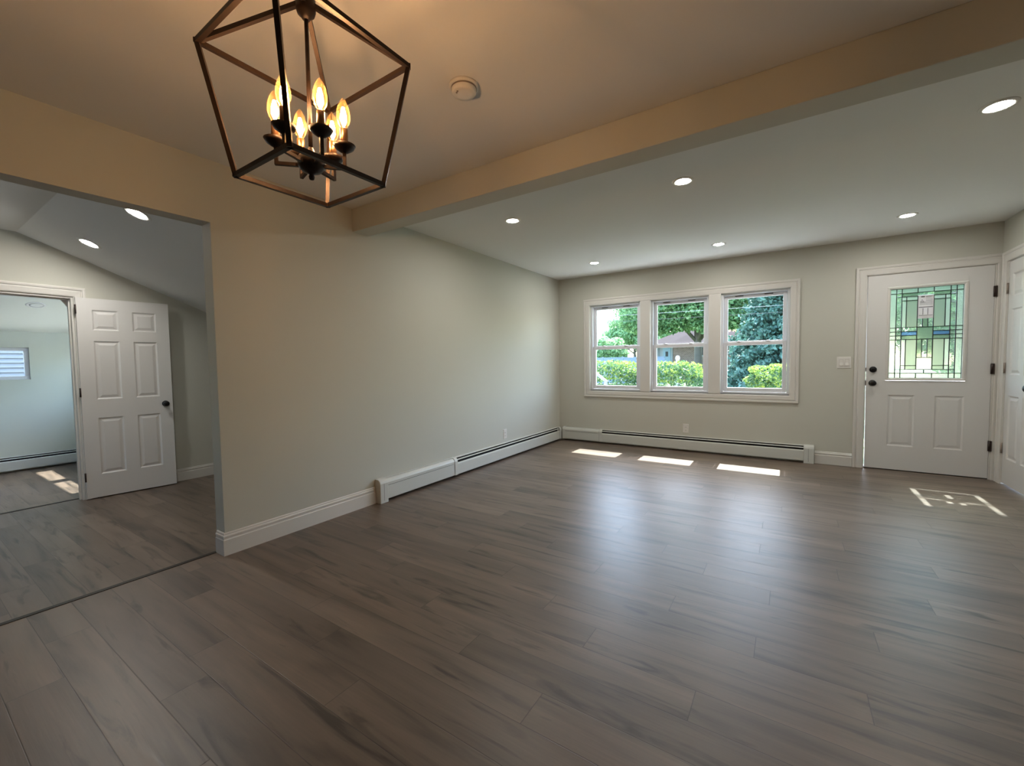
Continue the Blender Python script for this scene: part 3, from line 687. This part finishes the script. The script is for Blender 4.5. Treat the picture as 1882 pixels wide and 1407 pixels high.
# ------------------------------------------------------------------ chandelier
CX, CY = 1.8386, -5.1548; TH = math.radians(44.4575+180); ZT, ZM, ZB = 2.170, 2.035, 1.6975
ch = empty('chandelier', (CX, CY, H)); tag(ch, 'bronze open-cage chandelier with six candle bulbs hanging from the ceiling', 'chandelier')
def crn(s, i, z): a = TH-i*PI/2; return Vector((CX+s*2**.5*math.cos(a), CY+s*2**.5*math.sin(a), z))
cg = MB(); bw = .0115
mids = [crn(.19, i, ZM) for i in range(4)]; bots = [crn(.1348, i, ZB) for i in range(4)]
for i in range(4):
    cg.bar(mids[i], mids[(i+1) % 4], bw); cg.bar(bots[i], bots[(i+1) % 4], bw)
    rad = (mids[i]-Vector((CX, CY, ZM))).normalized()
    cg.bar(bots[i], mids[i], bw, bw, up=rad); top = Vector((CX, CY, ZT-.005))+rad*.018
    cg.bar(mids[i], top, bw, bw)
    for q in (mids[i], bots[i]): cg.bar(q-Vector((0, 0, bw/2)), q+Vector((0, 0, bw/2)), bw*1.05, bw*1.05, up=rad)
cg.build('cage', M['bronze'], ch)
MB().lathe([(0, -.045), (.010, -.044), (.014, -.036), (.022, -.030), (.025, -.020), (.025, .010), (.018, .018), (.008, .022), (0, .022)], (CX, CY, ZT), n=28).build('top_hub', M['bronze'], ch)
MB().lathe([(0, ZT+.02-H), (.006, ZT+.02-H), (.006, -.02), (0, -.02)], (CX, CY, H), n=16).build('hanging_rod', M['bronze'], ch)
MB().lathe([(0, -.028), (.012, -.027), (.045, -.022), (.060, -.012), (.062, 0), (0, 0)], (CX, CY, H), n=36).build('canopy', M['bronze'], ch)
MB().lathe([(0, 1.755), (.0055, 1.755), (.0055, ZT-.04), (0, ZT-.04)], (CX, CY, 0), n=14).build('stem', M['bronze'], ch)
MB().lathe([(0, 1.697), (.006, 1.699), (.008, 1.706), (.006, 1.712), (.012, 1.716), (.026, 1.722), (.034, 1.732), (.035, 1.752), (.028, 1.762), (.012, 1.770), (.006, 1.785), (0, 1.785)], (CX, CY, 0), n=32).build('lower_hub', M['bronze'], ch)
for i in range(6):
    a = math.radians(45+60*i); c_, s_ = math.cos(a), math.sin(a); r = .088
    P = lambda rr, z: (CX+rr*c_, CY+rr*s_, z)
    am = MB(); am.bar(P(.03, 1.736), P(r+.0045, 1.736), .009, .009); am.bar(P(r, 1.7405), P(r, 1.786), .009, .009, up=(c_, s_, 0)); arm = am.build('arm', M['bronze'], ch)
    MB().lathe([(0, 1.779), (.008, 1.779), (.016, 1.784), (.025, 1.7905), (.030, 1.799), (.0285, 1.799), (.022, 1.792), (.010, 1.787), (0, 1.787)], P(r, 0), n=28).build('cup', M['bronze'], arm)
    MB().lathe([(0, 1.789), (.0105, 1.789), (.0105, 1.843), (.008, 1.846), (0, 1.846)], P(r, 0), n=20).build('candle_sleeve', M['bronze_sleeve'], arm)
    prof = [(.0075, 1.846), (.009, 1.850), (.015, 1.860), (.0185, 1.874), (.0175, 1.890), (.013, 1.908), (.006, 1.922), (.0015, 1.928), (0, 1.929)]
    bl = MB().lathe(prof, P(r, 0), n=24).build('bulb', M['bulb'], arm)
    fl = MB()
    for k in range(6):
        b = a+k*PI/3+.4; fl.tube([(P(r, 0)[0]+q_*math.cos(b), P(r, 0)[1]+q_*math.sin(b), z_) for q_, z_ in ((.002, 1.854), (.0055, 1.866), (.0052, 1.882), (.002, 1.902))], [.0018, .003, .003, .0018], 8)
    fl.build('filament', M['filament'], bl)

# ------------------------------------------------------------------ outside
GZ = -.45
st(MB().box(-60, 60, T+.3, 110, GZ-.2, GZ).build('ground', M['lawn']), 'green lawn outside in front of the house', 'ground')
st(MB().box(-6, 9, .5, 2.3, GZ, GZ+.02).build('bounce_path', M['patio']), 'pale paving strip added between house and hedges to bounce sunlight indoors', 'path')  # added as a reflector: throws sunlight up through the windows onto the ceiling
st(MB().box(-60, 60, 9.5, 16.0, GZ, GZ+.01).build('street', M['street']), 'grey street beyond the hedges', 'street')
st(MB().box(-60, 60, -60, -9.0, GZ-.2, GZ).box(-60, -5.7, -9.0, T+.3, GZ-.2, GZ).box(-5.7, -.2, -2.85, T+.3, GZ-.2, GZ).build('ground_side', M['patio']), 'unseen ground beside and behind the house, made pale for neutral bounced light', 'ground')  # out of view; pale surface chosen so bounce into the rooms is not green
nb = MB()
for k in range(45):
    z = GZ+k*.08; nb.prism([(0, z), (.03, z), (.003, z+.08), (0, z+.08)], lambda p, t: (-8.0+p[0], t, p[1]), -12, 2)
nb.box(-8.3, -8.0, -12, 2, GZ, 3.2)
tag(nb.build('neighbor_house_wall', pm('grey_white_clapboard', (.13, .14, .15), .6)), 'white clapboard wall of the next house seen through the small high window', 'house')

def leaves(n, sampler, size, seed, vert=.0):
    rg = np.random.default_rng(seed); P_ = sampler(rg, n)
    d = rg.normal(size=(n, 3)); d /= np.linalg.norm(d, axis=1)[:, None]
    e = rg.normal(size=(n, 3)); e -= (e*d).sum(1)[:, None]*d; e /= np.linalg.norm(e, axis=1)[:, None]
    nn = np.cross(d, e); s = size*rg.uniform(.6, 1.3, size=(n, 1))
    V = np.stack([P_-d*s*.5, P_+e*s*.32+nn*s*.1, P_+d*s*.5, P_-e*s*.32+nn*s*.1], axis=1).reshape(-1, 3)
    Fc = [(4*i, 4*i+1, 4*i+2, 4*i+3) for i in range(n)]
    return V, Fc
def leafobj(name, V, Fc, mat, parent):
    me = bpy.data.meshes.new(name); me.from_pydata(V.tolist(), [], Fc); me.materials.append(mat)
    o = bpy.data.objects.new(name, me); COL.objects.link(o)
    if parent: o.parent = parent; o.matrix_parent_inverse = world_of(parent).inverted()
    return o
def hedge_sampler(x0, x1, y0, y1, z0, z1, rnd=.5):
    def f(rg, n):
        p = rg.uniform(-1, 1, size=(n*2, 3)); ax = rg.integers(0, 3, size=n*2); sg = rg.choice([-1, 1], size=n*2)
        p[np.arange(n*2), ax] = sg; L4 = (np.abs(p)**4).sum(1)**.25; p = p/L4[:, None]
        p = p*(1+.07*np.sin(p[:, :1]*9+p[:, 2:]*5)+.05*np.sin(p[:, :1]*23+1)); p *= (1-rg.uniform(0, .22, size=(n*2, 1))**1.5)
        p = p[:n]; c_ = np.array([(x0+x1)/2, (y0+y1)/2, (z0+z1)/2]); h = np.array([(x1-x0)/2, (y1-y0)/2, (z1-z0)/2])
        return c_+p*h
    return f
def bush(label, x0, x1, y0, y1, z1, seed, topy=None, n=9000, mat='leaf_hedge', size=.055):
    b = empty('hedge_bush', ((x0+x1)/2, (y0+y1)/2, GZ)); tag(b, label, 'bush', 'clipped hedge bushes in front of the house')
    V, Fc = leaves(n, hedge_sampler(x0, x1, y0, y1, GZ+.05, z1), size, seed); leafobj('foliage', V, Fc, M[mat], b)
    if topy:
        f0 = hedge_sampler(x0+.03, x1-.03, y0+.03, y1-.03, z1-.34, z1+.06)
        V, Fc = leaves(n//(4 if x0 > 2 else 9), f0, size*1.1, seed+50); o = leafobj('top_leaves', V, Fc, M[topy], b); o['label'] = 'bright yellow green tips'  # second leaf layer around the top in yellower green
    rr = random.Random(seed)
    for k in range(7):
        x = x0+(x1-x0)*(.15+.7*rr.random()); y = (y0+y1)/2+rr.uniform(-.15, .15); MB().tube([(x, y, GZ), (x+rr.uniform(-.1, .1), y, (GZ+z1)/2), (x+rr.uniform(-.2, .2), y+.05, z1-.25)], [.02, .014, .006], 6).build('stem', M['bark'], b)
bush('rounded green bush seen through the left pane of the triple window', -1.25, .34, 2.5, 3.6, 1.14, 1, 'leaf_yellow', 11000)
bush('clipped green hedge with yellow-green top seen through the middle pane', .45, 1.62, 2.5, 3.5, 1.10, 2, 'leaf_yellow', 9000)
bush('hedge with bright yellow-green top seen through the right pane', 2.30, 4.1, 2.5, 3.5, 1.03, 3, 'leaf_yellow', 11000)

def blob_sampler(blobs, shell=.45, flat=.8):
    def f(rg, n):
        out = []
        r3 = np.array([b[3]**2 for b in blobs]); cnt = np.floor(n*r3/r3.sum()).astype(int); cnt[0] += n-cnt.sum()
        for (x, y, z, r), k in zip(blobs, cnt):
            d = rg.normal(size=(k, 3)); d /= np.linalg.norm(d, axis=1)[:, None]
            rad = r*(1-shell*rg.uniform(0, 1, size=(k, 1))**1.4)*(1+.12*np.sin(d[:, :1]*7+x)+.1*np.sin(d[:, 2:]*9+z))
            q = d*rad; q[:, 2] *= flat; out.append(q+np.array([x, y, z]))
        return np.concatenate(out)
    return f
def tree(label, base, blobs, n, size, seed, mat, trunk=.22, name='broadleaf_tree', branches=True):
    b = empty(name, base); tag(b, label, 'tree', 'trees across the street')
    V, Fc = leaves(n, blob_sampler(blobs), size, seed); leafobj('foliage', V, Fc, M[mat], b)
    tk = MB(); top = max(q[2] for q in blobs)
    tk.tube([base, (base[0]+.05, base[1], base[2]+1.5), (base[0]-.05, base[1], top*.6), (base[0], base[1], top)], [trunk*1.2, trunk, trunk*.7, trunk*.2], 12)
    if branches:
        for q in blobs[:7]: tk.tube([(base[0], base[1], min(2.5, q[2]*.6)+base[2]*.3), ((base[0]+q[0])/2, (base[1]+q[1])/2, q[2]*.75), (q[0], q[1], q[2])], [trunk*.5, trunk*.3, trunk*.08], 8)
    tk.build('trunk', M['bark'], b)
    return b
rr = random.Random(5)
tree('big leafy shade tree in front of the brick house, seen through the middle pane', (-2.0, 24, GZ),
     [(-2.4, 24, 6.5, 3.4), (-5.2, 24.5, 5.6, 2.3), (-.2, 24, 5.6, 2.4), (-3.6, 22.8, 4.6, 1.7), (-1.2, 22.5, 4.4, 1.5), (1.2, 25, 6, 2.2), (-2.6, 24, 9.5, 2.8), (-4.6, 23.5, 4.0, 1.2), (-2.2, 23, 3.9, 1.0), (-.2, 23, 4.2, 1.3), (.9, 23.5, 4.0, 1.2), (.2, 22.6, 3.7, .9), (-3.2, 22.6, 3.8, 1.0), (-4.0, 22.4, 3.7, .9), (-5.6, 23, 4.0, 1.2), (1.9, 23.4, 4.6, 1.3), (-1.2, 22.4, 3.55, .8), (-4.9, 22.4, 3.5, .7)], 56000, .24, 11, 'leaf_maple', .24)
tree('light green tree rising at the left behind the white fence', (-10.4, 38, GZ), [(-10.6, 38, 4.7, 2.3), (-9.6, 38, 6.2, 1.9), (-12.2, 38.3, 3.5, 1.7), (-9.4, 38, 3.6, 1.6)], 18000, .3, 12, 'leaf_far', .16)
tree('low pale tree at the far left of the street view', (-9.8, 28.2, GZ), [(-9.8, 28.2, 2.2, 1.4), (-11.2, 28.2, 2.2, 1.2), (-8.9, 28.4, 1.9, .9)], 9000, .24, 13, 'leaf_far', .16)
tree('dark leafy tree between the big shade tree and the spruce', (1.0, 46, GZ), [(.7, 46, 8.0, 3.9), (3.3, 47, 6.6, 3.6), (-1.0, 46, 10.5, 3.6), (6.5, 48, 7.5, 4.2), (11.5, 48, 7.5, 4.8), (-3.5, 47, 6, 3.2), (.8, 46, 4.6, 2.6), (-8, 47, 5, 3), (-12, 48, 4.5, 2.6)], 34000, .4, 14, 'leaf_maple', .2)
tree('leafy tree behind the front door glass', (10.2, 25, GZ), [(10.2, 25, 4.8, 2.9), (8.6, 24.6, 2.9, 1.9), (12.9, 25.4, 3.6, 2.7), (9.7, 25, 7.7, 2.7), (15.8, 26, 4.8, 2.9), (10.7, 24.6, 1.5, 1.7)], 26000, .29, 21, 'leaf_maple', .2)
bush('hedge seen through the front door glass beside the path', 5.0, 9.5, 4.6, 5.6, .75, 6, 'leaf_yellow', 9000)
tree('dark shrub mass at the right end of the brick house behind the spruce', (4.4, 27, GZ), [(4.3, 27, 1.2, 1.6), (4.0, 27, 3.0, 1.5), (3.6, 27.2, 4.4, 1.2)], 9000, .28, 22, 'leaf_spruce', .14)
def spruce():
    b = empty('blue_spruce', (3.3, 17.5, GZ)); tag(b, 'large blue-green spruce filling the right pane of the window', 'tree', 'trees across the street')
    rg = np.random.default_rng(3); Hh = 9.5; R_ = 3.5
    pts = []; tk = MB(); tk.tube([(3.3, 17.5, GZ), (3.3, 17.5, 4), (3.3, 17.5, GZ+Hh)], [.22, .14, .02], 10)
    for k in range(230):
        h = (k/230)**1.15*.97; z = GZ+.15+h*Hh; L = R_*(1-h)**.8*rg.uniform(.85, 1.1)+.1; a = k*2.399; n = int(420*L/R_)+70
        t = rg.uniform(.03, 1, n)**.75; dr = -.28*L*t**1.3
        x = 3.3+np.cos(a)*L*t; y = 17.5+np.sin(a)*L*t; zz_ = z+dr
        w_ = .26*(1-t*.6)
        pts.append(np.stack([x+rg.normal(size=n)*w_, y+rg.normal(size=n)*w_, zz_+rg.normal(size=n)*.10-rg.uniform(0, .18, n)], 1))
        tk.tube([(3.3, 17.5, z), (3.3+math.cos(a)*L*.5, 17.5+math.sin(a)*L*.5, z-.28*L*.4), (3.3+math.cos(a)*L*.95, 17.5+math.sin(a)*L*.95, z-.26*L)], [.03, .02, .006], 5)
    P_ = np.concatenate(pts); V, Fc = leaves(len(P_), lambda r, n: P_, .19, 4); leafobj('foliage', V, Fc, M['leaf_spruce'], b)
    tk.build('trunk', M['bark'], b)
spruce()

# brick house across the street
hs = empty('brick_house', (-2.5, 31, GZ)); tag(hs, 'brick house with hipped roof and pale blue door across the street', 'house')
MB().box(-4.9, 1.4, 30.0, 39, GZ, 2.42).build('brick_wall', M['brick'], hs)
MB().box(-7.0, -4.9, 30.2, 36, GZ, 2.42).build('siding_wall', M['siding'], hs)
def hip(mb, x0, x1, y0, y1, z0, z1, rx0, rx1):
    ym = (y0+y1)/2; mb.add([(x0, y0, z0), (x1, y0, z0), (x1, y1, z0), (x0, y1, z0), (rx0, ym, z1), (rx1, ym, z1)], [(0, 1, 5, 4), (1, 2, 5), (2, 3, 4, 5), (3, 0, 4), (3, 2, 1, 0)])
mb = MB(); hip(mb, -7.2, -1.6, 29.3, 36.5, 2.44, 3.75, -4.9, -4.0); hip(mb, -5.2, 2.0, 29.5, 39.5, 2.46, 4.7, -2.3, -1.3); mb.build('roof', M['roof'], hs)
mb = MB(); mb.box(-7.2, 2.0, 29.25, 29.32, 2.34, 2.46); mb.build('gutter', M['siding'], hs)
fr2 = MB().box(-5.75, -4.85, 29.94, 30.19, GZ, 2.38).build('door_surround', M['siding'], hs)
dd = MB().box(-5.60, -5.0, 29.90, 29.935, GZ+.1, 2.30).build('front_door', M['blue'], hs); MB().box(-5.4, -5.2, 29.885, 29.899, 1.55, 1.95).build('door_pane', M['dark'], dd)
for a, b, z0, z1 in ((-2.75, -1.4, 1.5, 2.3), (-6.7, -6.0, 1.3, 2.3), (-.6, .7, 1.5, 2.3)):
    y_ = 29.95 if a > -5 else 30.15
    wf = MB().box(a, b, y_-.02, y_+.04, z0, z1).build('window_frame', M['siding'], hs); MB().box(a+.1, b-.1, y_-.035, y_-.021, z0+.1, z1-.1).build('pane', M['dark'], wf)
hs2 = empty('distant_house', (-18, 47, GZ)); tag(hs2, 'small pale house far away at the left end of the street', 'house')
MB().box(-21, -16.4, 45, 52, GZ, 2.0).build('wall', M['siding'], hs2); mb = MB(); hip(mb, -21.4, -15.6, 44.5, 52.5, 2.0, 3.7, -19.6, -18); mb.build('roof', M['roof'], hs2)
fc = MB()
for k in range(12):
    x = -22+k*1.5; fc.box(x, x+1.44, 24.02, 24.06, GZ+.05, 1.42); fc.box(x-.06, x+.04, 23.99, 24.1, GZ, 1.55)
fc.box(-22, -4.1, 24.0, 24.08, 1.42, 1.5)
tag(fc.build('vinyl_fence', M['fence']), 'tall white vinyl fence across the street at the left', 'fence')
def wire(y, pts, label, mat='wire', r=.012):
    q = []
    for i in range(21):
        t = i/20; x = -30+60*t; q.append((x, y, pts+.6*(2*t-1)**2-.010*x))
    tag(MB().tube(q, r, 6).build('power_line', M[mat]), label, 'wire', 'power lines over the street')
wire(14.2, 3.36, 'upper overhead wire crossing all three window panes', 'whitewire', .007)
wire(14.4, 3.10, 'lower overhead wire crossing all three window panes', 'wire', .007)
# white rail of the front steps and a white garden post
rl = empty('step_railing', (-.35, 2.2, GZ)); tag(rl, 'white step railing in front of the bush at the left pane', 'railing')
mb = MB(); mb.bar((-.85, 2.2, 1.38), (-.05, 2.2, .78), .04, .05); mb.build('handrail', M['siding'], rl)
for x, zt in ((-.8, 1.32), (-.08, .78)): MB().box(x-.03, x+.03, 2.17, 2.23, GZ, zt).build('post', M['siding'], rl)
gp_ = empty('garden_statue', (.06, 8, GZ)); tag(gp_, 'small white garden statue behind the hedge in the middle pane', 'statue')
MB().lathe([(0, GZ), (.16, GZ), (.15, GZ+.4), (.10, GZ+.45), (.10, .6), (.14, .65), (.12, .72), (0, .72)], (.08, 8, 0), n=16).build('pedestal', M['clay'], gp_)
MB().lathe([(0, .72), (.10, .73), (.12, .85), (.10, .98), (.13, 1.08), (.06, 1.16), (.05, 1.20), (.07, 1.26), (.05, 1.33), (0, 1.35)], (.08, 8, 0), n=18).build('figure', M['clay'], gp_)
